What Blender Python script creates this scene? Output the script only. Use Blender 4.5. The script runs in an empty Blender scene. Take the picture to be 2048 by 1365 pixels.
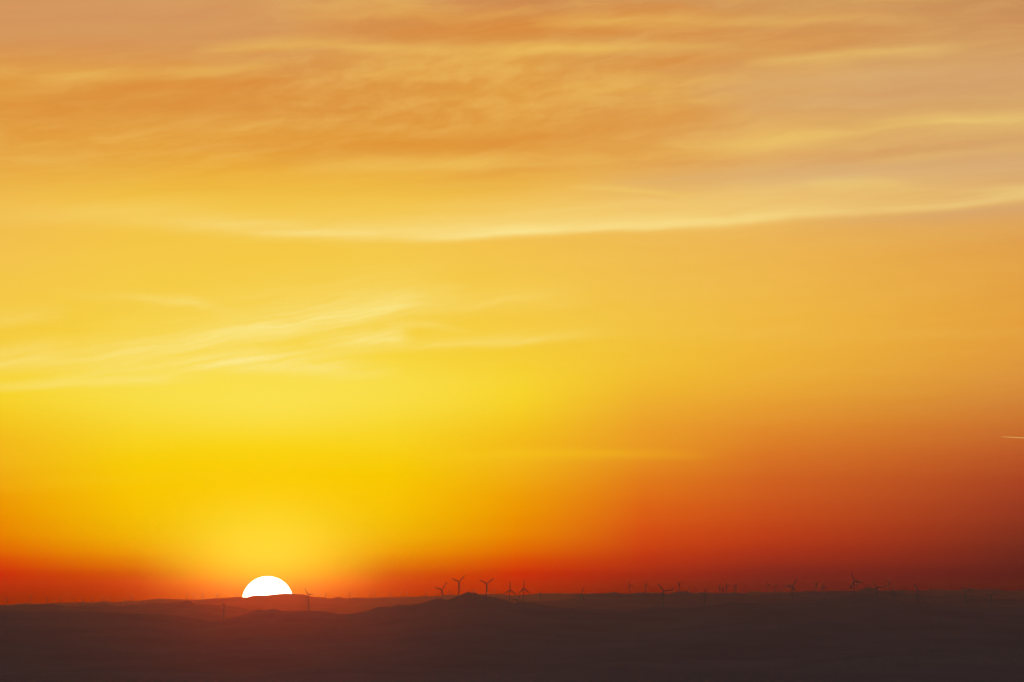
import bpy, bmesh, math, random
from mathutils import Vector, Matrix, noise

# ------------------------------------------------------------------ camera
# A 200 mm view from a height of 400 m over the plain, looking west-ish along +Y.
W, H = 2048.0, 1365.0
LENS = 200.0
F = W * LENS / 36.0                      # focal length in pixels of the photograph
EYE = 400.0
HORIZON_Y = 1190.0                       # row of eye level
PITCH = math.atan((HORIZON_Y - H / 2) / F)
scene = bpy.context.scene
cam_d = bpy.data.cameras.new('camera')
cam_d.lens = LENS
cam_d.sensor_width = 36.0
cam_d.clip_start = 1.0
cam_d.clip_end = 600000.0
cam = bpy.data.objects.new('camera', cam_d)
scene.collection.objects.link(cam)
cam.location = (0, 0, EYE)
cam.rotation_euler = (math.pi / 2 + PITCH, 0, 0)
scene.camera = cam


def at(x, y, d):
    """World point at distance d along +Y that the photograph shows at (x, y)."""
    a, b = (x - W / 2) / F, (H / 2 - y) / F
    fy = math.cos(PITCH) - b * math.sin(PITCH)
    fz = math.sin(PITCH) + b * math.cos(PITCH)
    return Vector((a / fy * d, d, EYE + fz / fy * d))


DEG = 180 / math.pi
SUN_DIR = (at(535, 1205, 1000) - Vector((0, 0, EYE))).normalized()
SUN_AZ = math.atan2(SUN_DIR.x, SUN_DIR.y)
SUN_EL = math.asin(SUN_DIR.z)


def az_of(x, y=700):                     # degrees east of the sun
    v = at(x, y, 1000) - Vector((0, 0, EYE))
    return (math.atan2(v.x, v.y) - SUN_AZ) * DEG


def el_of(y, x=1024):                    # degrees above eye level
    v = (at(x, y, 1000) - Vector((0, 0, EYE))).normalized()
    return math.asin(v.z) * DEG


# ------------------------------------------------------------------ world: sunset sky
def lin(c):
    return tuple((v / 255 / 12.92 if v / 255 <= 0.04045 else ((v / 255 + 0.055) / 1.055) ** 2.4) for v in c) + (1.0,)


world = bpy.data.worlds.new('World')
scene.world = world
world.use_nodes = True
nt = world.node_tree
nt.nodes.clear()
N, L = nt.nodes, nt.links


def put(sock, v):
    if hasattr(v, 'is_output'):
        L.new(v, sock)
    else:
        sock.default_value = v


def m(op, a, b=0.0, c=0.0, clamp=False):
    n = N.new('ShaderNodeMath')
    n.operation = op
    n.use_clamp = clamp
    for i, v in enumerate((a, b, c)):
        put(n.inputs[i], v)
    return n.outputs[0]


def remap(v, a, b, c=0.0, d=1.0, kind='LINEAR'):
    n = N.new('ShaderNodeMapRange')
    n.interpolation_type = kind
    n.clamp = True
    for i, x in enumerate((v, a, b, c, d)):
        put(n.inputs[i], x)
    return n.outputs[0]


def mix(f, a, b):
    n = N.new('ShaderNodeMix')
    n.data_type = 'RGBA'
    put(n.inputs[0], f)
    put(n.inputs[6], a)
    put(n.inputs[7], b)
    return n.outputs[2]


def vec(x, y, z=0.0):
    n = N.new('ShaderNodeCombineXYZ')
    for i, v in enumerate((x, y, z)):
        put(n.inputs[i], v)
    return n.outputs[0]


def fbm(v, detail=5.0, rough=0.55, dist=0.0):
    n = N.new('ShaderNodeTexNoise')
    n.noise_dimensions = '3D'
    put(n.inputs['Vector'], v)
    n.inputs['Scale'].default_value = 1.0
    n.inputs['Detail'].default_value = detail
    n.inputs['Roughness'].default_value = rough
    n.inputs['Distortion'].default_value = dist
    return n.outputs['Fac']


def curve(v, pts, lo, hi, vlo=0.0, vhi=1.0):
    """Smooth curve through pts (x, value); x in lo..hi, value in vlo..vhi."""
    n = N.new('ShaderNodeFloatCurve')
    cu = n.mapping.curves[0]
    P = [((x - lo) / (hi - lo), (y - vlo) / (vhi - vlo)) for x, y in pts]
    P = [p for p in P if 0 <= p[0] <= 1]
    while len(cu.points) < len(P):
        cu.points.new(0.5, 0.5)
    for q, p in zip(cu.points, P):
        q.location = p
        q.handle_type = 'AUTO_CLAMPED'
    n.mapping.use_clip = False
    n.mapping.extend = 'HORIZONTAL'
    n.mapping.update()
    put(n.inputs['Value'], remap(v, lo, hi))
    return m('MULTIPLY_ADD', n.outputs[0], vhi - vlo, vlo)


tc = N.new('ShaderNodeTexCoord')
sep = N.new('ShaderNodeSeparateXYZ')
L.new(tc.outputs['Generated'], sep.inputs[0])
DX, DY, DZ = sep.outputs
EL = m('MULTIPLY', m('ARCSINE', DZ), DEG)
# azimuth measured from the sun: rotate the direction about the vertical first
ca, sa = math.cos(SUN_AZ), math.sin(SUN_AZ)
RX = m('SUBTRACT', m('MULTIPLY', DX, ca), m('MULTIPLY', DY, sa))
RY = m('ADD', m('MULTIPLY', DX, sa), m('MULTIPLY', DY, ca))
AZ = m('MULTIPLY', m('ARCTAN2', RX, RY), DEG)
AZS = m('MULTIPLY', AZ, remap(AZ, -1.0, 1.0, 0.95, 1.0, 'SMOOTHSTEP'))          # the glow reaches a little farther to the south
AAZ = m('SQRT', m('MULTIPLY_ADD', AZS, AZS, 0.16))

# clear air: colour by elevation, at four distances from the sun's azimuth
COLS = [
    (0.0, [(1200, (160, 45, 0)), (1180, (178, 92, 0)), (1160, (204, 165, 0)), (1130, (224, 204, 0)), (1090, (236, 215, 0)), (1040, (241, 214, 0)), (980, (247, 209, 0)),
           (930, (248, 211, 3)), (880, (250, 218, 34)), (830, (251, 226, 75)), (780, (251, 227, 80)), (720, (249, 219, 62)), (650, (247, 210, 60)),
           (560, (246, 204, 66)), (480, (245, 200, 66)), (400, (242, 190, 60)), (330, (236, 172, 58)), (250, (225, 154, 64)), (150, (218, 148, 74)), (60, (213, 148, 88)), (0, (212, 150, 96))]),
    (1.31, [(1200, (132, 0, 0)), (1185, (152, 8, 0)), (1165, (180, 46, 0)), (1140, (208, 103, 0)), (1110, (230, 150, 0)), (1080, (238, 178, 0)), (1040, (243, 193, 0)), (1000, (248, 199, 0)),
            (950, (248, 204, 0)), (900, (249, 211, 20)), (850, (249, 217, 46)), (800, (250, 223, 68)), (750, (249, 220, 66)), (700, (248, 212, 56)), (620, (246, 206, 64)), (500, (245, 200, 70)),
            (400, (242, 192, 66)), (330, (234, 171, 62)), (250, (226, 156, 64)), (150, (222, 154, 72)), (60, (214, 148, 82)), (0, (210, 146, 90))]),
    (2.55, [(1200, (142, 0, 8)), (1185, (166, 0, 8)), (1165, (194, 14, 8)), (1140, (215, 50, 6)), (1110, (228, 96, 2)), (1075, (236, 132, 0)), (1030, (240, 150, 0)), (980, (242, 165, 8)),
            (930, (244, 182, 22)), (880, (245, 190, 24)), (830, (247, 205, 34)), (780, (249, 214, 45)), (720, (247, 207, 48)), (650, (246, 203, 62)), (560, (245, 199, 72)),
            (480, (243, 192, 76)), (400, (240, 186, 72)), (330, (232, 168, 66)), (250, (226, 156, 64)), (150, (224, 158, 70)), (60, (214, 146, 76)), (0, (206, 138, 82))]),
    (3.8, [(1200, (88, 0, 20)), (1185, (108, 4, 22)), (1165, (142, 18, 22)), (1140, (176, 40, 20)), (1100, (204, 62, 18)), (1050, (219, 86, 20)), (1000, (225, 108, 22)), (950, (229, 130, 28)),
           (900, (234, 151, 34)), (850, (237, 162, 40)), (800, (240, 177, 45)), (750, (243, 190, 49)), (680, (243, 194, 58)), (600, (242, 192, 71)), (500, (240, 188, 80)), (430, (238, 184, 84)),
           (350, (232, 174, 84)), (250, (224, 162, 82)), (150, (219, 158, 84)), (60, (214, 152, 84)), (0, (207, 144, 86))]),
    (5.05, [(1200, (64, 8, 30)), (1185, (80, 12, 32)), (1165, (106, 22, 32)), (1130, (148, 40, 28)), (1090, (182, 54, 24)), (1045, (198, 72, 26)), (1000, (206, 88, 30)),
            (950, (212, 103, 34)), (900, (220, 122, 38)), (850, (227, 142, 43)), (800, (233, 161, 48)), (750, (238, 175, 52)), (680, (240, 182, 60)), (600, (240, 184, 70)),
            (500, (238, 182, 82)), (430, (234, 180, 92)), (350, (230, 178, 100)), (250, (222, 168, 98)), (150, (216, 160, 94)), (60, (213, 156, 90)), (0, (208, 150, 90))]),
    (7.6, [(1200, (50, 12, 28)), (1170, (66, 18, 30)), (1130, (97, 33, 30)), (1090, (118, 43, 30)), (1045, (142, 52, 31)), (1000, (160, 61, 34)), (950, (177, 74, 36)), (900, (192, 93, 41)),
           (850, (203, 114, 47)), (800, (212, 132, 54)), (750, (221, 146, 58)), (680, (228, 157, 58)), (600, (229, 161, 64)), (500, (226, 161, 74)), (430, (222, 164, 92)),
           (350, (216, 162, 104)), (250, (216, 166, 104)), (150, (212, 160, 98)), (60, (206, 148, 92)), (0, (198, 140, 88))]),
]
E_LO, E_HI = -0.1, 6.1
ramp_in = remap(EL, E_LO, E_HI)
sky = None
prev = 0.0
for a, stops in COLS:
    r = N.new('ShaderNodeValToRGB')
    cr = r.color_ramp
    cr.interpolation = 'CARDINAL'
    pts = [((el_of(y) - E_LO) / (E_HI - E_LO), lin(c)) for y, c in stops]
    pts = [p for p in pts if 0 <= p[0] <= 1]
    while len(cr.elements) < len(pts):
        cr.elements.new(0.5)
    for e, p in zip(cr.elements, pts):
        e.position = p[0]
    for e, p in zip(cr.elements, pts):
        e.color = p[1]
    L.new(ramp_in, r.inputs[0])
    sky = r.outputs[0] if sky is None else mix(remap(AAZ, prev, a), sky, r.outputs[0])
    prev = a

# paler aureole close above the sun
gr = m('SQRT', m('ADD', m('POWER', m('DIVIDE', AZ, 0.75), 2.0), m('POWER', m('DIVIDE', m('SUBTRACT', EL, 0.42), 0.42), 2.0)))
glow = m('EXPONENT', m('MULTIPLY', m('POWER', gr, 2.0), -1.0))
sky = mix(m('MULTIPLY', glow, 0.8), sky, lin((243, 228, 62)))

# ---- clouds, laid out by direction in the sky (degrees)
A_LO, A_HI = az_of(-500), az_of(2700)
# shared fibres: long thin wisps rising gently to the north
tilt = m('MULTIPLY_ADD', AZ, -0.07, EL)
warp = m('SUBTRACT', fbm(vec(m('MULTIPLY', AZ, 0.8), m('MULTIPLY', tilt, 1.6), 3.1), 4.0), 0.5)
fibre = fbm(vec(m('MULTIPLY', AZ, 0.55), m('MULTIPLY', m('MULTIPLY_ADD', warp, 0.22, tilt), 7.0), 7.7), 5.0, 0.5, 0.15)
fibre_k = remap(fibre, 0.3, 0.7, 0.55, 1.2)


def streak(centre, amp, up, low, wob=0.12):
    """Bright cirrus band: centre [(px, py)], strength [(px, v)], soft widths above and below in degrees."""
    c = curve(AZ, [(az_of(x), el_of(y)) for x, y in centre], A_LO, A_HI, 0.0, 6.5)
    k = curve(AZ, [(az_of(x), v) for x, v in amp], A_LO, A_HI)
    d = m('SUBTRACT', m('MULTIPLY_ADD', warp, wob, EL), c)
    w = remap(d, -0.01, 0.01, low, up)
    g = m('EXPONENT', m('MULTIPLY', m('POWER', m('DIVIDE', d, w), 2.0), -1.0))
    return m('MULTIPLY', m('MULTIPLY', g, k), fibre_k)


def add(*v):
    s = v[0]
    for x in v[1:]:
        s = m('ADD', s, x)
    return s


# upper deck: broad bands of thin cloud, darker and paler orange
deck_env = remap(EL, el_of(400), el_of(300), 0.0, 1.0, 'SMOOTHSTEP')
deck_n = fbm(vec(m('MULTIPLY', AZ, 0.33), m('MULTIPLY', m('MULTIPLY_ADD', warp, 0.25, m('MULTIPLY_ADD', AZ, -0.05, EL)), 2.3), 12.4), 5.0, 0.48, 0.1)
dark_k = m('MULTIPLY', remap(deck_n, 0.5, 0.34, 0.0, 1.0, 'SMOOTHSTEP'), deck_env)
corner = m('MULTIPLY', remap(AZ, az_of(150), az_of(900), 1.0, 0.0, 'SMOOTHSTEP'), remap(EL, el_of(170), el_of(60), 0.0, 1.0, 'SMOOTHSTEP'))
deck_lite = m('MULTIPLY', deck_env, m('SUBTRACT', 1.0, corner))
lite_k = m('MULTIPLY', remap(deck_n, 0.5, 0.68, 0.0, 1.0, 'SMOOTHSTEP'), deck_lite)
away = remap(AZ, 4.0, 7.0)                          # the deck turns mauve away from the sun
sky = mix(m('MULTIPLY', dark_k, 0.4), sky, mix(away, lin((218, 132, 52)), lin((206, 146, 92))))
sky = mix(m('MULTIPLY', lite_k, 0.5), sky, mix(away, lin((234, 180, 84)), lin((226, 176, 100))))
sky = mix(m('MULTIPLY', corner, 0.7), sky, lin((212, 151, 98)))
# fine combed texture across the deck
comb = fbm(vec(m('MULTIPLY', AZ, 1.1), m('MULTIPLY', m('MULTIPLY_ADD', warp, 0.3, m('MULTIPLY_ADD', AZ, -0.12, EL)), 7.5), 31.0), 6.0, 0.58, 0.25)
sky = mix(m('MULTIPLY', m('MULTIPLY', remap(comb, 0.46, 0.78), deck_lite), 0.3), sky, mix(away, lin((241, 194, 104)), lin((230, 184, 112))))
sky = mix(m('MULTIPLY', m('MULTIPLY', remap(comb, 0.54, 0.25), deck_lite), 0.22), sky, mix(away, lin((214, 128, 46)), lin((204, 144, 86))))
# dappled ripples in the middle of the deck
rip = fbm(vec(m('MULTIPLY', m('MULTIPLY_ADD', EL, 0.9, AZ), 2.6), m('MULTIPLY', m('MULTIPLY_ADD', AZ, -0.35, EL), 6.5), 1.9), 5.0, 0.55, 0.35)
rip_env = m('MULTIPLY', curve(AZ, [(az_of(-500), 0), (az_of(400), 0.3), (az_of(700), 0.9), (az_of(1000), 1.0), (az_of(1250), 0.7), (az_of(1450), 0.3), (az_of(1800), 0.0)], A_LO, A_HI),
            curve(EL, [(0, 0), (el_of(330), 0.0), (el_of(250), 0.9), (el_of(170), 1.0), (el_of(80), 0.25), (6.5, 0.0)], 0.0, 6.5))
sky = mix(m('MULTIPLY', m('MULTIPLY', rip_env, remap(rip, 0.45, 0.74)), 0.34), sky, lin((240, 192, 100)))
sky = mix(m('MULTIPLY', m('MULTIPLY', rip_env, remap(rip, 0.52, 0.28)), 0.2), sky, lin((220, 140, 55)))
# dark orange bands placed as in the deck
dk = add(streak([(-500, 230), (300, 212), (700, 205), (1100, 190)], [(-300, 0.4), (150, 0.8), (350, 0.9), (600, 0.3), (900, 0.0)], 0.14, 0.12),
         streak([(400, 305), (700, 297), (1000, 285), (1200, 262), (1400, 235), (1700, 205)], [(450, 0.0), (650, 0.6), (900, 0.85), (1150, 0.9), (1350, 0.8), (1500, 0.0)], 0.15, 0.12),
         streak([(500, 60), (800, 55), (1100, 50), (1500, 40)], [(550, 0.0), (750, 0.7), (1000, 0.9), (1150, 0.5), (1300, 0.0)], 0.13, 0.16),
         streak([(1000, 180), (1250, 140), (1500, 110), (1700, 80), (2100, 50)], [(1000, 0.1), (1300, 0.4), (1600, 0.7), (1750, 0.5), (1900, 0.0)], 0.1, 0.14),
         streak([(300, 175), (450, 168), (700, 160)], [(180, 0.0), (300, 0.6), (450, 0.6), (600, 0.0)], 0.06, 0.06))
sky = mix(m('MULTIPLY', dk, 0.5, clamp=True), sky, mix(away, lin((217, 130, 46)), lin((208, 146, 84))))
# mauve banks on the right
mv = add(streak([(1200, 372), (1400, 358), (1700, 345), (2048, 330), (2600, 300)], [(1150, 0.0), (1400, 0.6), (1700, 0.9), (2048, 1.0), (2600, 0.6)], 0.16, 0.14),
         streak([(1400, 190), (1800, 180), (2048, 165), (2600, 150)], [(1350, 0.0), (1650, 0.7), (2000, 0.9), (2600, 0.6)], 0.28, 0.2),
         streak([(1500, 448), (1800, 437), (2048, 418), (2600, 380)], [(1550, 0.0), (1800, 0.5), (2048, 0.8), (2600, 0.5)], 0.05, 0.1, 0.03))
sky = mix(m('MULTIPLY', mv, 0.85, clamp=True), sky, lin((214, 165, 114)))
# bright yellow bands
br = add(streak([(700, 335), (900, 330), (1100, 325), (1400, 310)], [(550, 0.0), (700, 0.35), (950, 0.6), (1080, 0.5), (1250, 0.0)], 0.09, 0.06),
         streak([(1100, 325), (1400, 292), (1600, 275), (1800, 255), (2048, 245), (2600, 230)], [(1150, 0.0), (1400, 0.5), (1600, 0.75), (1750, 0.55), (2000, 0.75), (2300, 0.2)], 0.09, 0.1),
         streak([(1600, 330), (1800, 318), (2048, 300)], [(1700, 0.0), (1850, 0.3), (2048, 0.35), (2300, 0.0)], 0.05, 0.05),
         streak([(1100, 372), (1250, 381), (1360, 391)], [(1120, 0.0), (1200, 0.45), (1300, 0.7), (1350, 0.4), (1420, 0.0)], 0.035, 0.025, 0.03),
         streak([(1600, 375), (1740, 372), (1900, 392), (2048, 385)], [(1600, 0.0), (1700, 0.45), (1770, 0.5), (1900, 0.2), (2048, 0.5), (2300, 0.2)], 0.06, 0.12),
         streak([(100, 155), (250, 152), (450, 143), (600, 138)], [(60, 0.0), (200, 0.4), (330, 0.25), (440, 0.4), (580, 0.0)], 0.07, 0.07, 0.2),
         streak([(400, 102), (620, 90), (900, 100), (1300, 95)], [(380, 0.0), (600, 0.55), (800, 0.3), (1050, 0.6), (1250, 0.5), (1500, 0.0)], 0.07, 0.06),
         streak([(1000, 50), (1300, 47), (1700, 42)], [(1050, 0.0), (1250, 0.5), (1600, 0.4), (1900, 0.0)], 0.07, 0.05),
         streak([(1500, 130), (1700, 112), (1900, 100)], [(1480, 0.0), (1650, 0.55), (1800, 0.4), (1950, 0.0)], 0.06, 0.06))
sky = mix(m('MULTIPLY', br, 0.8, clamp=True), sky, mix(away, lin((243, 201, 98)), lin((238, 203, 116))))
# the long pale streak and the wisps low on the left
long_c = [(-500, 440), (100, 442), (300, 462), (600, 474), (850, 476), (1024, 466), (1200, 458), (1500, 440), (1750, 424), (1900, 413), (2048, 395), (2600, 330)]
pale = add(streak(long_c, [(-300, 0.0), (500, 0.0), (700, 0.1), (850, 0.38), (1024, 0.66), (1250, 0.6), (1450, 0.42), (1700, 0.36), (2048, 0.5), (2600, 0.2)], 0.08, 0.045, 0.09),
           streak([(-500, 430), (100, 436), (350, 446), (650, 466), (900, 460), (1200, 440)], [(-200, 0.0), (100, 0.15), (350, 0.3), (600, 0.32), (800, 0.25), (1000, 0.1), (1200, 0.0)], 0.14, 0.08, 0.2),
           streak([(450, 468), (680, 468), (900, 462)], [(480, 0.0), (600, 0.3), (690, 0.38), (760, 0.15), (840, 0.0)], 0.035, 0.03, 0.1),
           streak([(x, y - 30) for x, y in long_c], [(300, 0.0), (600, 0.15), (900, 0.25), (1300, 0.32), (1600, 0.34), (1900, 0.2), (2300, 0.0)], 0.24, 0.14, 0.1))
# wisps low on the left: a soft veil combed into fibres that climb to the right
slope = m('MULTIPLY_ADD', AZ, -0.16, EL)
curl = m('SUBTRACT', fbm(vec(m('MULTIPLY', AZ, 1.6), m('MULTIPLY', slope, 3.0), 55.0), 4.0), 0.5)
hair = fbm(vec(m('MULTIPLY', AZ, 0.7), m('MULTIPLY', m('MULTIPLY_ADD', curl, 0.16, slope), 11.0), 41.0), 7.0, 0.6, 0.2)
hair_k = remap(hair, 0.32, 0.72, 0.35, 1.25)


def wisp(centre, amp, up, low, wob=0.08):
    c = curve(AZ, [(az_of(x), el_of(y)) for x, y in centre], A_LO, A_HI, 0.0, 6.5)
    k = curve(AZ, [(az_of(x), v) for x, v in amp], A_LO, A_HI)
    d = m('SUBTRACT', m('MULTIPLY_ADD', curl, wob, EL), c)
    g = m('EXPONENT', m('MULTIPLY', m('POWER', m('DIVIDE', d, remap(d, -0.03, 0.03, low * 1.35, up * 1.45)), 2.0), -1.0))
    return m('MULTIPLY', m('MULTIPLY', g, k), hair_k)


wis = add(wisp([(-500, 765), (0, 728), (200, 714), (400, 690), (550, 664), (700, 634), (820, 612), (1050, 602)], [(-500, 0.5), (0, 0.6), (250, 0.5), (450, 0.55), (600, 0.7), (780, 0.6), (880, 0.3), (1050, 0.2), (1200, 0.0)], 0.11, 0.07, 0.1),
          wisp([(200, 690), (500, 640), (800, 590)], [(150, 0.0), (350, 0.22), (600, 0.35), (800, 0.25), (950, 0.0)], 0.22, 0.2),
          wisp([(0, 770), (250, 742), (450, 730), (600, 738), (800, 742)], [(50, 0.0), (250, 0.35), (450, 0.6), (600, 0.75), (700, 0.4), (820, 0.0)], 0.1, 0.06, 0.14),
          wisp([(350, 735), (600, 708), (800, 694), (1000, 684), (1200, 670)], [(330, 0.0), (600, 0.4), (800, 0.35), (1000, 0.4), (1100, 0.25), (1250, 0.0)], 0.05, 0.035, 0.05),
          wisp([(600, 690), (720, 680), (815, 672)], [(600, 0.0), (700, 0.55), (780, 0.8), (808, 0.4), (835, 0.0)], 0.06, 0.045, 0.08),
          wisp([(780, 650), (860, 652), (930, 660)], [(760, 0.0), (840, 0.35), (900, 0.2), (960, 0.0)], 0.03, 0.03, 0.06),
          wisp([(-500, 800), (0, 776), (200, 768), (350, 760)], [(-400, 0.4), (100, 0.35), (280, 0.55), (350, 0.25), (430, 0.0)], 0.045, 0.03, 0.06),
          wisp([(100, 590), (300, 600), (400, 610), (520, 640)], [(80, 0.0), (260, 0.2), (350, 0.35), (420, 0.15), (500, 0.0)], 0.04, 0.03, 0.08),
          wisp([(-500, 660), (0, 640), (100, 632), (250, 625)], [(-500, 0.25), (0, 0.25), (150, 0.0)], 0.06, 0.05))
sky = mix(m('MULTIPLY', wis, 0.85, clamp=True), sky, lin((253, 235, 142)))
sky = mix(m('MULTIPLY', pale, 0.9, clamp=True), sky, lin((253, 233, 150)))
# thin veil bands low down near the sun
lowb = add(streak([(700, 915), (1000, 908), (1300, 908), (1500, 915)], [(600, 0.0), (850, 0.3), (1050, 0.5), (1250, 0.35), (1450, 0.0)], 0.05, 0.05, 0.05),
           streak([(0, 975), (300, 955), (600, 935), (800, 915)], [(50, 0.15), (300, 0.4), (600, 0.35), (800, 0.0)], 0.05, 0.06, 0.12))
sky = mix(m('MULTIPLY', lowb, 0.7, clamp=True), sky, lin((250, 205, 25)))
# very faint unevenness everywhere
sky = mix(m('MULTIPLY', m('MULTIPLY', remap(fibre, 0.35, 0.7), 0.05), remap(EL, 1.2, 2.5)), sky, lin((255, 225, 120)))

nish = N.new('ShaderNodeTexSky')
nish.sky_type = 'NISHITA'
nish.sun_disc = False
nish.sun_elevation = SUN_EL
nish.sun_rotation = SUN_AZ % (2 * math.pi)
nish.altitude = 400
nish.dust_density = 1.0
nish.ozone_density = 1.3
SKY_STRENGTH = 0.15
dusk = N.new('ShaderNodeVectorMath')
dusk.operation = 'SCALE'
L.new(nish.outputs[0], dusk.inputs[0])
dusk.inputs['Scale'].default_value = SKY_STRENGTH
keep = m('MULTIPLY', remap(AAZ, 8.0, 38.0, 1.0, 0.0, 'SMOOTHSTEP'), remap(EL, 6.5, 28.0, 1.0, 0.0, 'SMOOTHSTEP'))
final = mix(keep, dusk.outputs[0], sky)
bg = N.new('ShaderNodeBackground')
bg.inputs['Strength'].default_value = 1.0
L.new(final, bg.inputs[0])
wo = N.new('ShaderNodeOutputWorld')
L.new(bg.outputs[0], wo.inputs[0])
world.cycles.sampling_method = 'MANUAL'
world.cycles.sample_map_resolution = 2048

# ------------------------------------------------------------------ sun lamp, exposure
lamp_d = bpy.data.lights.new('sunlight', 'SUN')
lamp_d.energy = 0.0105
lamp_d.color = (1.0, 0.085, 0.004)
lamp_d.angle = math.radians(0.53)
lamp = bpy.data.objects.new('sunlight', lamp_d)
scene.collection.objects.link(lamp)
LAMP_DIR = Vector((SUN_DIR.x, SUN_DIR.y, math.tan(math.radians(0.35)))).normalized()   # aimed above the sun disc so the lamp's light clears the ridge
lamp.rotation_euler = LAMP_DIR.to_track_quat('Z', 'Y').to_euler()
lamp.location = (0, 0, 3000)
vs = scene.view_settings
vs.view_transform = 'Standard'
vs.look = 'None'
vs.exposure = 0.0
vs.gamma = 1.0
vs.use_curve_mapping = False
scene.cycles.use_adaptive_sampling = True
scene.cycles.adaptive_threshold = 0.012
scene.cycles.volume_bounces = 0
scene.cycles.max_bounces = 3
scene.cycles.diffuse_bounces = 1


# ------------------------------------------------------------------ helpers
def material(name):
    ma = bpy.data.materials.new(name)
    ma.use_nodes = True
    t = ma.node_tree
    return ma, t, t.nodes['Principled BSDF']


def mesh_obj(name, verts, faces, mat, parent=None, smooth=True):
    me = bpy.data.meshes.new(name)
    me.from_pydata(verts, [], faces)
    me.update()
    if smooth:
        me.polygons.foreach_set('use_smooth', [True] * len(me.polygons))
    if mat:
        me.materials.append(mat)
    o = bpy.data.objects.new(name, me)
    scene.collection.objects.link(o)
    o.parent = parent
    return o


def tag(o, label, cat, group=None, kind=None):
    o['label'] = label
    o['category'] = cat
    if group:
        o['group'] = group
    if kind:
        o['kind'] = kind


# ------------------------------------------------------------------ materials
def steppe(name, dark, light, scale):
    ma, t, b = material(name)
    g = t.nodes.new('ShaderNodeNewGeometry')
    mp = t.nodes.new('ShaderNodeMapping')
    mp.inputs['Scale'].default_value = (scale, scale, scale)
    t.links.new(g.outputs['Position'], mp.inputs['Vector'])
    n1 = t.nodes.new('ShaderNodeTexNoise')
    n1.inputs['Scale'].default_value = 1.0
    n1.inputs['Detail'].default_value = 8.0
    n1.inputs['Roughness'].default_value = 0.65
    t.links.new(mp.outputs[0], n1.inputs['Vector'])
    cr = t.nodes.new('ShaderNodeValToRGB')
    cr.color_ramp.elements[0].position = 0.38
    cr.color_ramp.elements[0].color = dark + (1,)
    cr.color_ramp.elements[1].position = 0.64
    cr.color_ramp.elements[1].color = light + (1,)
    t.links.new(n1.outputs['Fac'], cr.inputs[0])
    t.links.new(cr.outputs[0], b.inputs['Base Color'])
    b.inputs['Roughness'].default_value = 1.0
    b.inputs['Specular IOR Level'].default_value = 0.0
    return ma


M_HILL = steppe('dry_steppe_grass', (0.58, 0.36, 0.3), (0.67, 0.415, 0.345), 1 / 420)
M_PLAIN = steppe('plain_soil', (0.36, 0.27, 0.23), (0.42, 0.31, 0.265), 1 / 900)

M_WHITE, t_, b_ = material('weathered_white_paint')
n_ = t_.nodes.new('ShaderNodeTexNoise')
n_.inputs['Scale'].default_value = 0.4
r_ = t_.nodes.new('ShaderNodeValToRGB')
r_.color_ramp.elements[0].color = (0.42, 0.415, 0.4, 1)
r_.color_ramp.elements[1].color = (0.5, 0.495, 0.48, 1)
c_ = t_.nodes.new('ShaderNodeTexCoord')
t_.links.new(c_.outputs['Object'], n_.inputs['Vector'])
t_.links.new(n_.outputs['Fac'], r_.inputs[0])
t_.links.new(r_.outputs[0], b_.inputs['Base Color'])
b_.inputs['Roughness'].default_value = 0.9
b_.inputs['Specular IOR Level'].default_value = 0.1

# ------------------------------------------------------------------ ground and hills
ground = mesh_obj('ground', [(-60000, -10000, 0), (60000, -10000, 0), (60000, 112000, 0), (-60000, 112000, 0)], [(0, 1, 2, 3)], M_PLAIN)
tag(ground, 'dark dry plain stretching out under the hills', 'ground', kind='structure')


def hermite(pts):
    """Monotone-ish smooth interpolation through (x, y) points."""
    pts = sorted(pts)
    xs = [p[0] for p in pts]
    ys = [p[1] for p in pts]
    n = len(xs)
    s = [(ys[i + 1] - ys[i]) / (xs[i + 1] - xs[i]) for i in range(n - 1)]
    tg = [s[0]] + [0.0 if s[i - 1] * s[i] <= 0 else 2 * s[i - 1] * s[i] / (s[i - 1] + s[i]) for i in range(1, n - 1)] + [s[-1]]

    def f(x):
        if x <= xs[0]:
            return ys[0]
        if x >= xs[-1]:
            return ys[-1]
        lo, hi = 0, n - 1
        while hi - lo > 1:
            k = (lo + hi) // 2
            if xs[k] <= x:
                lo = k
            else:
                hi = k
        h = xs[hi] - xs[lo]
        u = (x - xs[lo]) / h
        return ((1 + 2 * u) * (1 - u) ** 2 * ys[lo] + u * (1 - u) ** 2 * h * tg[lo] + u * u * (3 - 2 * u) * ys[hi] + u * u * (u - 1) * h * tg[hi])
    return f


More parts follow.
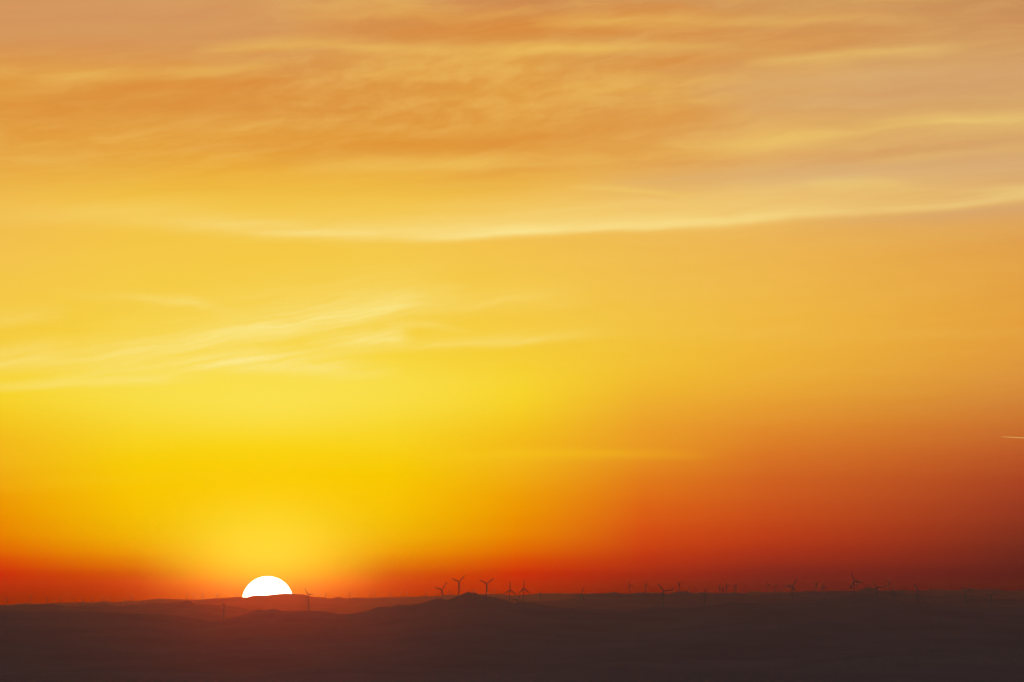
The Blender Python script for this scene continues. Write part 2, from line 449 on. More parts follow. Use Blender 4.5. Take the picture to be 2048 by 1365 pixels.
class Ridge:
    """A range of hills: its crest runs across the view at distance d; its slopes fall to the plain on both sides."""

    def __init__(self, name, label, d, profile, front, back, seed, rough=0.35, x0=-1500, x1=3550, step=1.5, relief=18.0):
        self.d, self.front, self.back, self.seed, self.relief = d, front, back, seed, relief
        f = hermite(profile)
        xs = []
        x = x0
        while x <= x1:
            xs.append(x)
            x += step if -60 < x < 2110 else 10
        self.X, self.Z = [], []
        for x in xs:
            jag = (noise.fractal((x * 0.045, seed, 0.3), 0.9, 2.1, 5) * rough + noise.noise((x * 0.9, seed, 1.7)) * rough * 0.22)
            p = at(x, f(x) - jag, d)
            self.X.append(p.x)
            self.Z.append(max(p.z, 5.0))
        self.S = []
        for i in range(len(self.Z)):                # broad form of the range, without the crest's small bumps
            lo_, hi_ = max(0, i - 45), min(len(self.Z), i + 46)
            self.S.append(sum(self.Z[lo_:hi_]) / (hi_ - lo_))
        rows = [-1 + i / 16 for i in range(16)] + [-0.03, 0, 0.03] + [0.1, 0.25, 0.45, 0.7, 1.0]
        verts, faces = [], []
        for tt in rows:
            for i, X in enumerate(self.X):
                verts.append((X, self.d + (tt * front if tt < 0 else tt * back), self.height_i(i, tt)))
        n = len(self.X)
        for r in range(len(rows) - 1):
            for i in range(n - 1):
                faces.append((r * n + i, r * n + i + 1, (r + 1) * n + i + 1, (r + 1) * n + i))
        o = mesh_obj(name, verts, faces, M_HILL)
        tag(o, label, 'hills', kind='structure')
        self.obj = o

    def height_i(self, i, tt):
        return self._h(self.X[i], self.Z[i], self.S[i], tt)

    def _h(self, X, Zc, Zs, tt):
        w = min(abs(tt) / 0.3, 1.0)
        w = w * w * (3 - 2 * w)
        Zc = Zc * (1 - w) + min(Zs, Zc + 60 * w) * w
        k = 0.5 * (1 + math.cos(math.pi * tt))
        Y = self.d + tt * (self.front if tt < 0 else self.back)
        env = math.sin(math.pi * min(abs(tt), 1.0)) ** 2
        bump = noise.fractal((X / 900.0, Y / 1500.0, self.seed), 0.8, 2.0, 5) * self.relief * env
        return Zc * k + bump - (3.0 if abs(tt) >= 1 else 0.0)

    def height(self, X, Y):
        tt = (Y - self.d) / (self.front if Y < self.d else self.back)
        if abs(tt) >= 1 or X <= self.X[0] or X >= self.X[-1]:
            return 0.0
        lo, hi = 0, len(self.X) - 1
        while hi - lo > 1:
            k = (lo + hi) // 2
            if self.X[k] <= X:
                lo = k
            else:
                hi = k
        u = (X - self.X[lo]) / (self.X[hi] - self.X[lo])
        return self._h(X, self.Z[lo] * (1 - u) + self.Z[hi] * u, self.S[lo] * (1 - u) + self.S[hi] * u, tt)


far = [(-1500, 1216), (-700, 1208), (-300, 1213), (0, 1210.5), (30, 1209), (42, 1208), (51, 1207), (56, 1208.3), (72, 1208), (90, 1207.8), (110, 1206.5), (122, 1205.6), (150, 1205.2), (172, 1204.5),
       (190, 1204.5), (205, 1203), (210, 1202.7), (216, 1203.6), (225, 1204.8), (240, 1204), (262, 1202), (275, 1202), (288, 1200.5), (297, 1200), (303, 1198.3), (310, 1198.3), (317, 1197),
       (325, 1197.2), (335, 1198), (345, 1199.3), (380, 1199.5), (400, 1199.3), (415, 1198.5), (430, 1197), (450, 1196.5), (465, 1195), (475, 1194.5), (490, 1194.6), (500, 1193.7), (507, 1191.5),
       (513, 1190.5), (518, 1191.5), (523, 1191), (528, 1191.7), (535, 1191), (545, 1189.3), (560, 1188), (570, 1187.5), (585, 1188), (600, 1189), (607, 1189.5), (615, 1192), (625, 1194), (645, 1195.2),
       (655, 1197.3), (662, 1197.2), (670, 1195.5), (676, 1194), (684, 1196), (692, 1197), (712, 1195.5), (725, 1195.5), (737, 1196), (770, 1194.7), (790, 1194.5), (815, 1193.5), (828, 1194), (850, 1191.8),
       (862, 1192.5), (880, 1192), (900, 1190), (920, 1190), (960, 1189), (1000, 1188), (1007, 1189.3), (1020, 1190.5), (1035, 1190.5), (1060, 1189), (1075, 1187.5), (1095, 1187), (1115, 1186.7),
       (1130, 1187.2), (1150, 1187), (1180, 1188), (1250, 1188), (1330, 1187.5), (1385, 1186.2), (1405, 1185.3), (1418, 1185.8), (1440, 1187.5), (1455, 1186.2), (1466, 1185), (1476, 1186), (1486, 1187), (1500, 1183.8),
       (1512, 1183), (1525, 1185), (1540, 1185), (1560, 1184), (1580, 1184), (1605, 1184), (1650, 1186), (1700, 1186), (1745, 1184), (1760, 1182), (1775, 1181.5), (1795, 1181), (1805, 1179.8),
       (1815, 1181), (1825, 1182.4), (1840, 1181.5), (1852, 1181.7), (1870, 1180), (1880, 1179.3), (1895, 1180.6), (1915, 1180.8), (1925, 1178.6), (1935, 1177.3), (1945, 1177.2), (1955, 1179.5),
       (1970, 1178.5), (1980, 1177.5), (1990, 1178.2), (2000, 1181), (2015, 1182), (2035, 1182.2), (2050, 1181), (2150, 1178), (2400, 1183), (2800, 1179), (3550, 1184)]
mid = [(-1500, 1222), (-600, 1216), (-200, 1219), (-40, 1213), (20, 1212), (70, 1209.6), (100, 1208.2), (118, 1210), (130, 1213), (150, 1214), (162, 1213.5), (175, 1210.6), (190, 1209.5), (205, 1208), (214, 1208.5),
       (225, 1211), (245, 1212.5), (270, 1209.5), (285, 1208.5), (295, 1209), (305, 1206.5), (315, 1205.5), (325, 1206), (337, 1207), (346, 1206.5), (355, 1204), (365, 1202.7), (374, 1202.3), (381, 1206),
       (388, 1208), (410, 1208.5), (420, 1210), (450, 1212), (470, 1214), (500, 1221), (540, 1228), (700, 1236), (900, 1222), (1000, 1210), (1050, 1204.5), (1070, 1203), (1095, 1203), (1110, 1201), (1120, 1200.5),
       (1140, 1198), (1150, 1195), (1160, 1190.5), (1175, 1188), (1190, 1187), (1214, 1186.5), (1226, 1184.7), (1232, 1185), (1240, 1187), (1260, 1187.5), (1272, 1186), (1282, 1185.3), (1300, 1186),
       (1320, 1186), (1332, 1187.3), (1338, 1188.2), (1345, 1186.6), (1352, 1184), (1360, 1182.8), (1369, 1182.8), (1375, 1184), (1382, 1186), (1390, 1188.6), (1400, 1189.6), (1412, 1188), (1420, 1186.5),
       (1450, 1187), (1475, 1187.5), (1490, 1189), (1505, 1191), (1520, 1190), (1535, 1188.3), (1545, 1189), (1562, 1189.5), (1575, 1188.5), (1590, 1187), (1600, 1185), (1610, 1183), (1620, 1182.5),
       (1630, 1183.3), (1640, 1182.8), (1648, 1184), (1656, 1183), (1666, 1182), (1676, 1181.8), (1690, 1182.5), (1702, 1183), (1717, 1183), (1722, 1181.6), (1727, 1178.7), (1733, 1176.3), (1740, 1175.7),
       (1745, 1177), (1751, 1180.6), (1757, 1183.8), (1766, 1184.5), (1775, 1182.6), (1790, 1182.6), (1800, 1184.6), (1811, 1188.5), (1825, 1190), (1835, 1189.4), (1850, 1190.5), (1870, 1193), (1885, 1191),
       (1895, 1188), (1903, 1186), (1911, 1187.5), (1925, 1190), (1940, 1190.6), (1950, 1193.5), (1960, 1195), (1985, 1197.5), (2010, 1198), (2048, 1199), (2200, 1203), (2500, 1192), (3000, 1200), (3550, 1195)]
near = [(-1500, 1262), (-700, 1248), (-200, 1230), (0, 1222), (80, 1225), (150, 1223), (230, 1227), (300, 1228), (350, 1233), (400, 1240), (420, 1243), (440, 1243), (450, 1241), (462, 1238), (475, 1233), (490, 1229), (505, 1224), (512, 1221),
        (520, 1220.4), (530, 1222), (537, 1220), (545, 1219), (555, 1220), (565, 1223), (576, 1223.4), (590, 1222.5), (606, 1221.5), (620, 1222.5), (640, 1223), (650, 1223.6), (662, 1226.5), (680, 1229),
        (700, 1228.5), (715, 1225), (728, 1224), (745, 1218), (757, 1214.6), (766, 1214), (776, 1215.4), (790, 1212), (800, 1210.6), (820, 1210), (840, 1207.6), (855, 1203), (866, 1200), (875, 1198),
        (888, 1198.5), (896, 1199.4), (905, 1196.8), (917, 1191.6), (925, 1188.4), (932, 1185.3), (937, 1183.7), (941, 1185), (945.5, 1186.7), (950, 1186.2), (955, 1188), (960, 1190), (966, 1191.8), (974, 1192.4),
        (985, 1195), (996, 1196.2), (1005, 1199), (1015, 1202), (1025, 1205), (1030, 1207.2), (1037, 1204.5), (1042, 1203.4), (1047, 1203), (1052, 1204.5), (1057, 1206.5), (1070, 1207.2), (1085, 1211),
        (1105, 1214), (1140, 1216), (1200, 1219), (1260, 1221), (1310, 1214.5), (1350, 1216), (1420, 1211), (1470, 1204.6), (1500, 1207), (1540, 1207), (1580, 1205), (1610, 1202), (1640, 1199.6), (1670, 1196.6),
        (1695, 1192.8), (1708, 1189), (1722, 1189.6), (1738, 1190.6), (1757, 1194), (1775, 1199), (1800, 1203.5), (1840, 1209), (1900, 1213), (1980, 1216), (2060, 1214), (2300, 1226), (2700, 1215), (3550, 1230)]
front = [(-1500, 1300), (-600, 1282), (-100, 1296), (120, 1284), (330, 1296), (520, 1272), (700, 1283), (860, 1262), (1010, 1256), (1180, 1270), (1330, 1262), (1500, 1246), (1640, 1241), (1790, 1253),
         (1930, 1247), (2100, 1260), (2500, 1250), (3550, 1290)]
nearest = [(-1500, 1360), (-500, 1342), (0, 1352), (200, 1338), (480, 1346), (700, 1328), (980, 1340), (1250, 1318), (1500, 1322), (1750, 1306), (2000, 1314), (2400, 1320), (3550, 1350)]

R_FAR = Ridge('far_hills', 'pale hazy reddish ridge along the horizon that the sun sets behind', 70000, far, 9000, 9000, 1.3, 0.4, relief=25)
R_MID = Ridge('middle_hills', 'brown middle range of low hills in front of the horizon ridge', 43000, mid, 8000, 7000, 5.1, 0.42, relief=25)
R_NEAR = Ridge('near_hills', 'dark brown range with one sharp peak between two wind turbines', 27000, near, 6000, 6000, 9.4, 0.5, relief=20)
R_FRONT = Ridge('front_hills', 'smooth dark rolling hills below the turbine ridge', 19500, front, 3500, 3000, 14.2, 0.4, step=3, relief=14)
R_FRONT2 = Ridge('foreground_hills', 'darkest rolling hills along the bottom edge of the view', 14000, nearest, 3500, 2500, 21.6, 0.6, step=3, relief=10)
RIDGES = {'F': R_FAR, 'M': R_MID, 'N': R_NEAR}


def terrain(X, Y):
    return max([0.0] + [r.height(X, Y) for r in (R_FAR, R_MID, R_NEAR, R_FRONT, R_FRONT2)])


# ------------------------------------------------------------------ the sun
bm = bmesh.new()
bmesh.ops.create_uvsphere(bm, u_segments=128, v_segments=96, radius=1.0)
for v in bm.verts:                      # layers of warm air shear the rim slightly
    k = 1 + 0.012 * noise.noise((0.0, 1.7, v.co.z * 7.0)) + 0.006 * noise.noise((3.0, 0.2, v.co.z * 19.0))
    v.co.x *= k
    v.co.y *= k
me = bpy.data.meshes.new('sun')
bm.to_mesh(me)
bm.free()
me.polygons.foreach_set('use_smooth', [True] * len(me.polygons))
ms = bpy.data.materials.new('sun_glare')
ms.use_nodes = True
ms.node_tree.nodes.clear()
em = ms.node_tree.nodes.new('ShaderNodeEmission')
em.inputs['Color'].default_value = (1.0, 0.86, 0.6, 1)
em.inputs['Strength'].default_value = 14.0
om = ms.node_tree.nodes.new('ShaderNodeOutputMaterial')
ms.node_tree.links.new(em.outputs[0], om.inputs[0])
lw = ms.node_tree.nodes.new('ShaderNodeLayerWeight')        # limb darkening
lw.inputs['Blend'].default_value = 0.5
lr = ms.node_tree.nodes.new('ShaderNodeValToRGB')
lr.color_ramp.elements[0].position = 0.72
lr.color_ramp.elements[0].color = (1.0, 0.86, 0.6, 1)
lr.color_ramp.elements[1].position = 0.97
lr.color_ramp.elements[1].color = (0.2, 0.12, 0.02, 1)
ms.node_tree.links.new(lw.outputs['Facing'], lr.inputs[0])
ms.node_tree.links.new(lr.outputs[0], em.inputs['Color'])
me.materials.append(ms)
ms.cycles.emission_sampling = 'NONE'
sun = bpy.data.objects.new('sun', me)
scene.collection.objects.link(sun)
SD = 300000.0
sun.location = at(535.3, 1202.5, SD)
sr = 51.0 / F * SD
sun.scale = (sr, sr, sr * 49.5 / 51.0)
tag(sun, 'blinding white sun half sunk behind the horizon ridge', 'sun')

# ------------------------------------------------------------------ contrail
CD = 160000.0
path = [at(x, y, CD) for x, y in ((2001, 873.6), (2008, 874.0), (2020, 874.6), (2034, 875.2), (2048, 876.0), (2090, 878.2), (2200, 884.0), (2340, 892.0))]
rad = [2.5, 7, 10, 12, 13, 15, 19, 24]
verts, faces = [], []
SECTION = [(-1.0, 0.75), (-0.5, 0.85), (0.5, 0.85), (1.0, 0.75), (0.55, -0.1), (0.0, -0.95), (-0.55, -0.1)]   # prism, wide above, narrow below, shaped to show the brighter sky
nk = len(SECTION)
for i, (p, r) in enumerate(zip(path, rad)):
    for y, z in SECTION:
        verts.append((p.x, p.y + y * r, p.z + z * r))
for i in range(len(path) - 1):
    for k in range(nk):
        faces.append((i * nk + k, (i + 1) * nk + k, (i + 1) * nk + (k + 1) % nk, i * nk + (k + 1) % nk))
faces.append(tuple(range(nk)))
faces.append(tuple((len(path) - 1) * nk + k for k in range(nk - 1, -1, -1)))
mc = bpy.data.materials.new('refracting_trail')          # prism form bends brighter sky into view, in place of sunlight on the trail
mc.use_nodes = True
mc.node_tree.nodes.clear()
pv = mc.node_tree.nodes.new('ShaderNodeBsdfRefraction')
pv.inputs['Color'].default_value = (1, 1, 1, 1)
pv.inputs['IOR'].default_value = 1.032
pv.inputs['Roughness'].default_value = 0.12
om = mc.node_tree.nodes.new('ShaderNodeOutputMaterial')
mc.node_tree.links.new(pv.outputs[0], om.inputs['Surface'])
trail = mesh_obj('contrail', verts, faces, mc, smooth=False)
tag(trail, 'short glowing vapour trail low in the orange sky at the right edge', 'contrail')


# ------------------------------------------------------------------ wind turbine meshes (shared)
def lathe(name, prof, seg=14):
    verts, faces = [], []
    for r, z in prof:
        for k in range(seg):
            a = 2 * math.pi * k / seg
            verts.append((r * math.cos(a), r * math.sin(a), z))
    for i in range(len(prof) - 1):
        for k in range(seg):
            faces.append((i * seg + k, i * seg + (k + 1) % seg, (i + 1) * seg + (k + 1) % seg, (i + 1) * seg + k))
    faces.append(tuple(range(seg - 1, -1, -1)))
    faces.append(tuple((len(prof) - 1) * seg + k for k in range(seg)))
    me = bpy.data.meshes.new(name)
    me.from_pydata(verts, [], faces)
    me.polygons.foreach_set('use_smooth', [len(p.vertices) == 4 for p in me.polygons])
    me.materials.append(M_WHITE)
    return me


# tower of unit height; radii in metres, with joint flanges
ME_TOWER = lathe('tower', [(2.9, 0.0), (2.9, 0.012), (2.35, 0.014), (2.15, 0.33), (2.22, 0.331), (2.22, 0.336), (2.14, 0.337), (1.9, 0.66), (1.97, 0.661), (1.97, 0.666), (1.88, 0.667), (1.6, 0.985), (1.85, 0.987), (1.85, 1.0)])
# spinner: round nose, axis +Z
ME_HUB = lathe('hub', [(1.5, -1.7), (1.75, -1.2), (1.8, 0.0), (1.6, 1.0), (1.1, 1.8), (0.45, 2.25), (0.05, 2.35)])


def loft(name, rings, cap=True):
    n = len(rings[0])
    verts = [v for r in rings for v in r]
    faces = []
    for i in range(len(rings) - 1):
        for k in range(n):
            faces.append((i * n + k, i * n + (k + 1) % n, (i + 1) * n + (k + 1) % n, (i + 1) * n + k))
    faces.append(tuple(range(n - 1, -1, -1)))
    faces.append(tuple((len(rings) - 1) * n + k for k in range(n)))
    me = bpy.data.meshes.new(name)
    me.from_pydata(verts, [], faces)
    me.polygons.foreach_set('use_smooth', [len(p.vertices) == 4 for p in me.polygons])
    me.materials.append(M_WHITE)
    return me


def rrect(w, h, z, y0=0.0, k=0.3):
    a, b = w / 2, h / 2
    return [(x, y + y0, z) for x, y in ((a, -b + h * k), (a, b - h * k), (a - w * k, b), (-a + w * k, b), (-a, b - h * k), (-a, -b + h * k), (-a + w * k, -b), (a - w * k, -b))]


# nacelle: rounded housing along +Z (towards the rotor); local y is up
ME_NACELLE = loft('nacelle', [rrect(2.6, 2.6, -7.2, 0.4), rrect(3.4, 3.5, -6.4, 0.2), rrect(3.8, 4.1, -2.0), rrect(3.8, 4.2, 1.0), rrect(3.4, 3.6, 2.4), rrect(2.6, 2.6, 2.9)])
# blade of 45 m along +X; chord in y, thickness in z
rings = []
for s, ch, th, tw, sw in ((0.9, 2.4, 2.4, 20, 0), (2.5, 2.6, 2.2, 18, 0), (5.5, 4.2, 1.5, 14, 0.35), (9, 4.9, 1.1, 10, 0.5), (15, 4.5, 0.8, 7, 0.4), (24, 4.0, 0.6, 4, 0.3), (34, 3.4, 0.45, 2, 0.2), (41, 2.7, 0.3, 0, 0.12), (44.3, 1.7, 0.2, 0, 0.0), (45, 0.6, 0.1, 0, -0.1)):
    ring = []
    for k in range(10):
        a = 2 * math.pi * k / 10
        y, z = math.cos(a) * ch / 2 - sw, math.sin(a) * th / 2
        c, q = math.cos(math.radians(tw)), math.sin(math.radians(tw))
        ring.append((s, y * c - z * q, y * q + z * c))
    rings.append(ring)
ME_BLADE = loft('blade', rings)


def link(name, me, parent, mat):
    o = bpy.data.objects.new(name, me)
    scene.collection.objects.link(o)
    o.parent = parent
    o.matrix_local = mat
    return o


REPORT = []


def turbine(hx, hy, Lpx, phi, c, side, ridge, label, group, dpos=None):
    """Hub seen at (hx, hy); blade length in photo pixels; phi: one blade's angle; c: how far the rotor is turned; side: +1 nacelle to the left."""
    R = RIDGES[ridge]
    best = None
    lo, hi = R.d - 40.0, R.d + R.back * 0.36
    cand = [dpos] if dpos else [lo + (hi - lo) * i / 80 for i in range(81)]
    for d in cand:
        p = at(hx, hy, d)
        h = p.z - terrain(p.x, d)
        cost = abs(h - 72) + abs(Lpx * d / F - 42) * 0.6 + abs(d - R.d) / 250
        if best is None or cost < best[0]:
            best = (cost, d, p, h)
    _, d, p, h = best
    yaw = math.acos(max(-1, min(1, c)))
    fwd = Vector((math.sin(yaw) * side, -math.cos(yaw), 0))          # towards the rotor
    rgt = Vector((math.cos(yaw), math.sin(yaw) * side, 0))
    up = Vector((0, 0, 1))
    hgt = max(h, 38.0)
    wide = {'N': 1.05, 'M': 1.3, 'F': 1.7}[ridge]
    chord = {'N': 1.15, 'M': 1.25, 'F': 1.45}[ridge]
    over = 4.6
    base = Vector((p.x, d, p.z)) - fwd * over
    base.z = p.z - hgt - 1.5
    root = bpy.data.objects.new('wind_turbine', None)
    root.empty_display_size = 10
    scene.collection.objects.link(root)
    root.location = base
    tag(root, label, 'wind turbine', group)
    hub_l = Vector((fwd.x * over, fwd.y * over, hgt + 1.5))
    link('tower', ME_TOWER, root, Matrix.Diagonal((wide, wide, hgt - 0.3, 1)))
    fr = Matrix((rgt, up, fwd)).transposed().to_4x4()                # x right, y up, z to the rotor
    link('nacelle', ME_NACELLE, root, Matrix.Translation(Vector((0, 0, hgt + 1.5))) @ fr)
    link('hub', ME_HUB, root, Matrix.Translation(hub_l) @ fr)
    k = Lpx * d / F / 45.0
    for i in range(3):
        link('blade', ME_BLADE, root, Matrix.Translation(hub_l) @ fr @ Matrix.Rotation(math.radians(phi + 120 * i), 4, 'Z') @ Matrix.Diagonal((k, max(k, 0.85) * chord, max(k, 0.85), 1)))
    REPORT.append((round(hx), ridge, round(d), round(h, 1), round(Lpx * d / F, 1)))


G_PEAK = 'large wind turbines around the sharp peak'
G_LARGE = 'large wind turbines on the near hills'
G_SMALL = 'small wind turbines on the far hills'
# (hub x, hub y, blade px, blade angle, turn, side, ridge, label, group)
TURBINES = [
    (918, 1164, 20.3, 41, 0.78, 1, 'N', 'tall dark wind turbine just left of the sharp peak', G_PEAK),
    (973.7, 1167.6, 18.6, 35, 0.90, 1, 'N', 'dark wind turbine just right of the sharp peak, two blades raised in a V', G_PEAK),
    (884, 1179.6, 20, 48, 0.75, 1, 'N', 'leftmost and lowest of the dark wind turbines around the sharp peak', G_PEAK),
    (1020.2, 1180.4, 18.7, 90, 0.83, 1, 'N', 'dark wind turbine with one blade straight up, in the dip right of the peak', G_PEAK),
    (1048.1, 1177.7, 19.3, 91, 0.75, 1, 'N', 'dark wind turbine with one blade straight up, on the small knoll right of the peak', G_PEAK),
    (1035, 1200, 15.5, 57, 0.85, 1, 'N', 'faint wind turbine low between the two upright-blade turbines, below the skyline', G_PEAK),
    (615.5, 1189.6, 17.3, 124, 0.70, -1, 'N', 'reddish wind turbine standing directly right of the setting sun', G_LARGE),
    (445.5, 1209.8, 19.6, 82, 0.30, -1, 'N', 'wind turbine seen edge-on in the hollow left of the sun, one blade up', G_LARGE),
    (164.5, 1201.3, 12.5, 112, 0.45, -1, 'M', 'dark wind turbine with a flat nacelle on the left, turned nearly edge-on', G_LARGE),
    (1162.3, 1189.6, 17.3, 68, 0.85, 1, 'N', 'half-hidden wind turbine on the dark slope, one blade above the skyline, right of the peak', G_LARGE),
    (1327.2, 1182.7, 19.5, 128, 0.97, 1, 'N', 'large dark wind turbine beside the low dome hill, blades up left and right', G_LARGE),
    (1409.3, 1187.1, 14.3, 62, 0.80, 1, 'N', 'wind turbine low against the hills right of the low dome, one blade up', G_LARGE),
    (1585.2, 1172.7, 19.4, 59, 0.95, 1, 'N', 'large dark wind turbine with one blade pointing level left, right half of the ridge', G_LARGE),
    (1709, 1163, 19, 113, 0.90, 1, 'N', 'tallest dark wind turbine in the right half, left of the steep round knoll', G_LARGE),
    (1754.1, 1175.9, 17, 125, 0.85, 1, 'N', 'dark wind turbine on the right flank of the steep round knoll', G_LARGE),
    (1836.6, 1183.7, 18.9, 122, 0.93, 1, 'N', 'dim wind turbine below the skyline, between the round knoll and the right edge', G_LARGE),
    (1932.6, 1182.2, 15, 130, 0.95, 1, 'N', 'dim wind turbine in front of the rightmost skyline hump', G_LARGE),
    (1982.6, 1192.1, 13, 44, 0.90, 1, 'N', 'dim wind turbine low in the dark hills, nearest the right edge', G_LARGE),
    (1787.5, 1185, 16, 80, 0.55, 1, 'N', 'wind turbine sunk behind dark slope, single blade rising, right of the round knoll', G_LARGE),
    # right half, small
    (1777.2, 1163.6, 9.5, 60, 0.85, 1, 'F', 'highest small wind turbine right of the round knoll, one blade level left', G_SMALL),
    (1770.8, 1172.2, 7, 130, 0.85, 1, 'F', 'shorter small wind turbine beside the highest one right of the round knoll', G_SMALL),
    (1784.7, 1178.5, 6, 45, 0.85, 1, 'F', 'tiny wind turbine touching the lone dark blade right of the round knoll', G_SMALL),
    (1736.1, 1174.4, 9, 30, 0.85, 1, 'F', 'small rotor peeping over the top of the round knoll', G_SMALL),
    (1715.6, 1165, 9, 112, 0.85, 1, 'F', 'small wind turbine behind the level right blade of the tallest right-hand turbine', G_SMALL),
    (1702.5, 1172.6, 6.8, 60, 0.85, 1, 'F', 'small wind turbine just left of the tallest right-hand turbine', G_SMALL),
    (1632.7, 1168.1, 8, 38, 0.85, 1, 'M', 'small wind turbine with raised V blades, midway between the two largest right-hand turbines', G_SMALL),
    (1646.6, 1172.1, 7.5, 90, 0.85, 1, 'M', 'small wind turbine with upright blade in a tight cluster on the right half', G_SMALL),
    (1644.4, 1174.7, 6, 62, 0.85, 1, 'F', 'tiny wind turbine with a level left blade in the tight cluster on the right half', G_SMALL),
    (1649.4, 1174, 5, 140, 0.85, 1, 'F', 'tiny dim wind turbine, rightmost of the tight cluster on the right half', G_SMALL),
    (1627.3, 1180.3, 3.6, 30, 0.85, 1, 'F', 'tiniest rotor on the skyline left of the small V-bladed turbine', G_SMALL),
    (1581.5, 1171.4, 8, 110, 0.85, 1, 'F', 'small wind turbine behind the left blade of a large dark turbine', G_SMALL),
    (1536.5, 1170.3, 9, 105, 0.85, 1, 'F', 'left one of two small wind turbines whose level blades nearly touch', G_SMALL),
    (1551.5, 1172.5, 8.5, 58, 0.85, 1, 'F', 'right one of two small wind turbines whose level blades nearly touch', G_SMALL),
    (1547.5, 1180.9, 5, 85, 0.85, 1, 'F', 'tiny low wind turbine between the two nearly touching small ones', G_SMALL),
    (1562.2, 1182, 7, 90, 0.85, 1, 'F', 'tiny wind turbine with upright blade, right of the two nearly touching ones', G_SMALL),
    (1440.1, 1173.9, 6, 33, 0.85, 1, 'M', 'leftmost small wind turbine of the group of four, raised V blades', G_SMALL),
    (1446, 1179, 7.5, 60, 0.85, 1, 'M', 'lowest small wind turbine of the group of four, second from its left', G_SMALL),
    (1453.7, 1171, 8.2, 118, 0.85, 1, 'M', 'small wind turbine of the group of four, third from its left', G_SMALL),
    (1472, 1171.4, 8.3, 55, 0.85, 1, 'M', 'rightmost tall small wind turbine of the group, blade pointing up right', G_SMALL),
    (1469.4, 1175.8, 6, 75, 0.85, 1, 'F', 'thin dim wind turbine just left of the rightmost of the group', G_SMALL),
    (1486.3, 1181.6, 5, 30, 0.85, 1, 'F', 'tiny low wind turbine right of the group of four', G_SMALL),
    (1498.7, 1183.2, 4.5, 105, 0.85, 1, 'F', 'tiniest blade tip showing left of the low skyline swell', G_SMALL),
    (1358.7, 1168, 7.2, 36, 0.85, 1, 'M', 'small wind turbine standing on top of the low dome hill', G_SMALL),
    (1345.4, 1178.7, 6, 100, 0.85, 1, 'F', 'small wind turbine at the blade tip of the large turbine by the dome', G_SMALL),
    (1377.4, 1176.9, 6.5, 125, 0.85, 1, 'F', 'small wind turbine on the right shoulder of the low dome hill', G_SMALL),
    (1392.4, 1181.6, 5, 30, 0.85, 1, 'F', 'tiny wind turbine in the gap right of the low dome hill', G_SMALL),
    (1260.2, 1170.6, 9, 113, 0.95, 1, 'M', 'left of two separate small turbines on the flat skyline left of the dome', G_SMALL),
    (1292, 1169.9, 8.5, 95, 0.85, 1, 'M', 'right of two separate small turbines on the flat skyline left of the dome', G_SMALL),
    (1081.8, 1186.3, 6.5, 70, 0.85, 1, 'M', 'small faint wind turbine crossing the skyline right of the knoll turbine', G_SMALL),
    (1002.6, 1187.7, 6.5, 75, 0.85, 1, 'F', 'tiny rotor on the skyline left of the dip turbine with upright blade', G_SMALL),
    (1833.7, 1174.2, 6, 100, 0.85, 1, 'F', 'tiny wind turbine just behind the raised blade of a dim larger turbine', G_SMALL),
    (1858.8, 1176.4, 7, 93, 0.85, 1, 'F', 'left one of a close pair of tiny turbines near the right edge', G_SMALL),
    (1865.9, 1177.5, 7, 65, 0.85, 1, 'F', 'right one of a close pair of tiny turbines near the right edge', G_SMALL),
    (1938, 1171.5, 6, 70, 0.85, 1, 'F', 'blurred small rotor above the rightmost skyline hump', G_SMALL),
    (2034.4, 1178.5, 4.5, 95, 0.85, 1, 'F', 'faintest tiny wind turbine at the far right edge of the skyline', G_SMALL),
    (250, 1203.5, 7.5, 115, 0.7, 1, 'M', 'small dark wind turbine below the left skyline, one blade crossing it', G_SMALL),
    (33.7, 1206.6, 5, 5, 0.85, 1, 'F', 'stubby low turbine on the left skyline with one level blade, near the left edge', G_SMALL),
    (62.3, 1193, 5.5, 88, 0.6, 1, 'F', 'tallest thin wind turbine near the left edge, short blade pointing right', G_SMALL),
    (14.3, 1196.2, 4.0, 95, 0.35, 1, 'F', 'thin wind turbine closest to the left edge', G_SMALL),
]
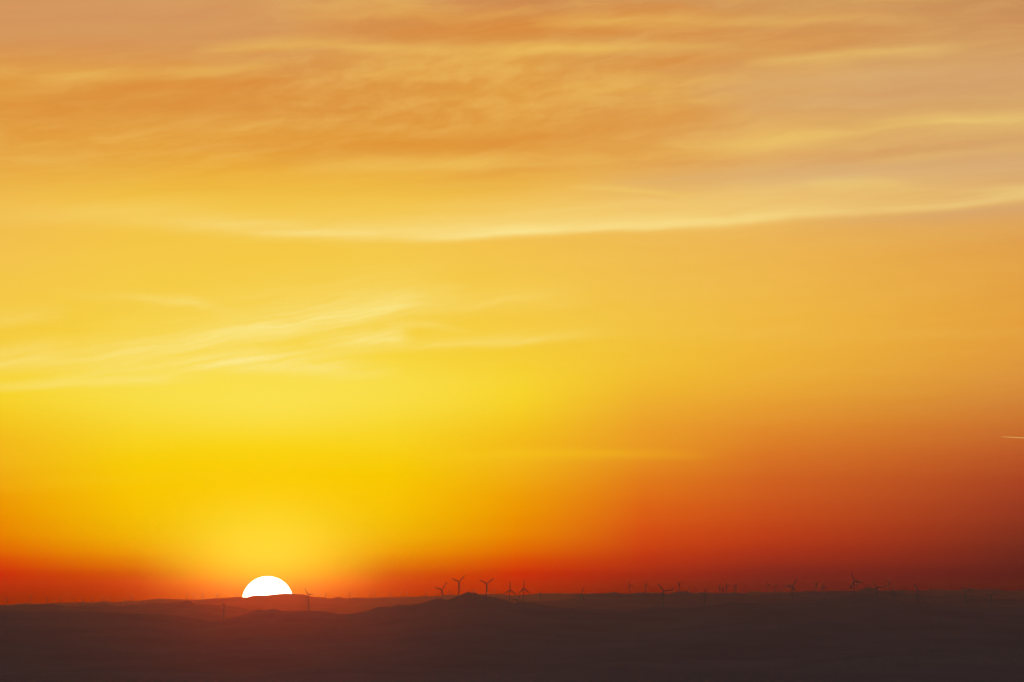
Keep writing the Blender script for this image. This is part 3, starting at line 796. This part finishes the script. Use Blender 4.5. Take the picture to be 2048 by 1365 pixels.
# thin far turbines turned edge-on: (x, hub y, label)
THIN = [
    (95.3, 1197.0, 'tiny thin turbine on the left skyline, first right of the tallest thin one'),
    (107, 1196.6, 'tiny thin turbine on the left skyline, second right of the tallest thin one'),
    (122.2, 1197.2, 'tiny thin turbine on the left skyline, third right of the tallest thin one'),
    (145.3, 1197.6, 'tiny thin turbine just left of the flat-nacelle turbine on the left'),
    (185, 1195.4, 'tiny thin turbine standing alone right of the flat-nacelle turbine'),
    (205.5, 1195.6, 'leftmost of three tiny turbines on the slight rise of the left skyline'),
    (212.8, 1197, 'shortest, middle one of three tiny turbines on the slight rise of the left skyline'),
    (219.3, 1194.2, 'tallest, right one of three tiny turbines on the slight rise of the left skyline'),
    (234.7, 1196.8, 'lone tiny turbine between the group of three and the leaning blade'),
    (252.6, 1198.6, 'tiny turbine directly behind the leaning blade below the left skyline'),
    (261.2, 1193.4, 'left one of a tiny turbine pair at the foot of the far rocky rise'),
    (266.2, 1191.6, 'right, taller one of a tiny turbine pair at the foot of the far rocky rise'),
    (374.6, 1188.4, 'first thin turbine left of the sun counted from the rocky rise'),
    (387.4, 1188.8, 'second thin turbine left of the sun counted from the rocky rise'),
    (406.3, 1190.2, 'third, fainter thin turbine left of the sun counted from the rocky rise'),
    (432.5, 1191.4, 'shorter one of two thin turbines just left of the edge-on turbine'),
    (436.3, 1188.6, 'taller one of two thin turbines just left of the edge-on turbine'),
    (474, 1186.6, 'thin turbine on the ridge closest to the left rim of the sun'),
    (491.2, 1190.6, 'tiny turbine crossing the bottom left rim of the white sun disc'),
    (534.6, 1187.2, 'tiny turbine silhouetted at the bottom middle of the white sun disc'),
    (651.8, 1188.2, 'first thin turbine right of the turbine beside the sun'),
    (693.5, 1190.4, 'short faint thin turbine beside a taller one, right of the sun'),
    (700, 1186.2, 'taller thin turbine beside a short faint one, right of the sun'),
    (740, 1187.8, 'faint left one of two thin turbines midway between sun and peak'),
    (749.2, 1184.4, 'clear right one of two thin turbines midway between sun and peak'),
    (782, 1184.6, 'first thin turbine of a spaced row of three left of the peak turbines'),
    (804, 1187.2, 'second, shorter thin turbine of a spaced row of three left of the peak turbines'),
    (814.5, 1184.2, 'third thin turbine of a spaced row of three left of the peak turbines'),
    (853.5, 1182.6, 'thin turbine just left of the lowest dark turbine by the peak'),
    (874.5, 1184.2, 'thin faint turbine right beside the left blade of the lowest peak turbine'),
    (897.5, 1183, 'left one of two faint thin turbines between the two turbines left of the peak'),
    (904, 1182.4, 'right one of two faint thin turbines between the two turbines left of the peak'),
    (946, 1180.4, 'left one of two faint masts behind the sharp peak'),
    (949.6, 1181.2, 'right one of two faint masts behind the sharp peak'),
    (981.6, 1183, 'faint thin turbine just right of the V-bladed peak turbine'),
    (991, 1181.2, 'second faint thin turbine right of the V-bladed peak turbine'),
]
for tb in TURBINES:
    turbine(*tb)
rnd = random.Random(4)
for x, y, lab in THIN:
    turbine(x, y, rnd.uniform(4.6, 6.2), rnd.choice((88, 92, 96, 84, 100, 30, 35)), rnd.uniform(0.15, 0.4), 1, 'F', lab, 'thin distant turbines along the far ridge', None)
for r in REPORT:
    if not (45 <= r[3] <= 105) or not (24 <= r[4] <= 60):
        print('CHECK', r)

# ------------------------------------------------------------------ haze
hx, hy0, hy1, hz0, hz1 = 62000, -11000, 113000, -5.0, 640.0
hv = [(x, y, z) for z in (hz0, hz1) for x, y in ((-hx, hy0), (hx, hy0), (hx, hy1), (-hx, hy1))]
hf = [(3, 2, 1, 0), (4, 5, 6, 7), (0, 1, 5, 4), (1, 2, 6, 5), (2, 3, 7, 6), (3, 0, 4, 7)]
mh = bpy.data.materials.new('dusty_evening_air')
mh.use_nodes = True
mh.node_tree.nodes.clear()
ph = mh.node_tree.nodes.new('ShaderNodeVolumePrincipled')
ph.inputs['Color'].default_value = (0.72, 0.4, 0.32, 1)
ph.inputs['Density'].default_value = 4.5e-6
ph.inputs['Anisotropy'].default_value = 0.978
oh = mh.node_tree.nodes.new('ShaderNodeOutputMaterial')
mh.node_tree.links.new(ph.outputs[0], oh.inputs['Volume'])
haze = mesh_obj('haze', hv, hf, mh, smooth=False)
tag(haze, 'thin dusty evening haze lying over plain and hills', 'haze', kind='stuff')
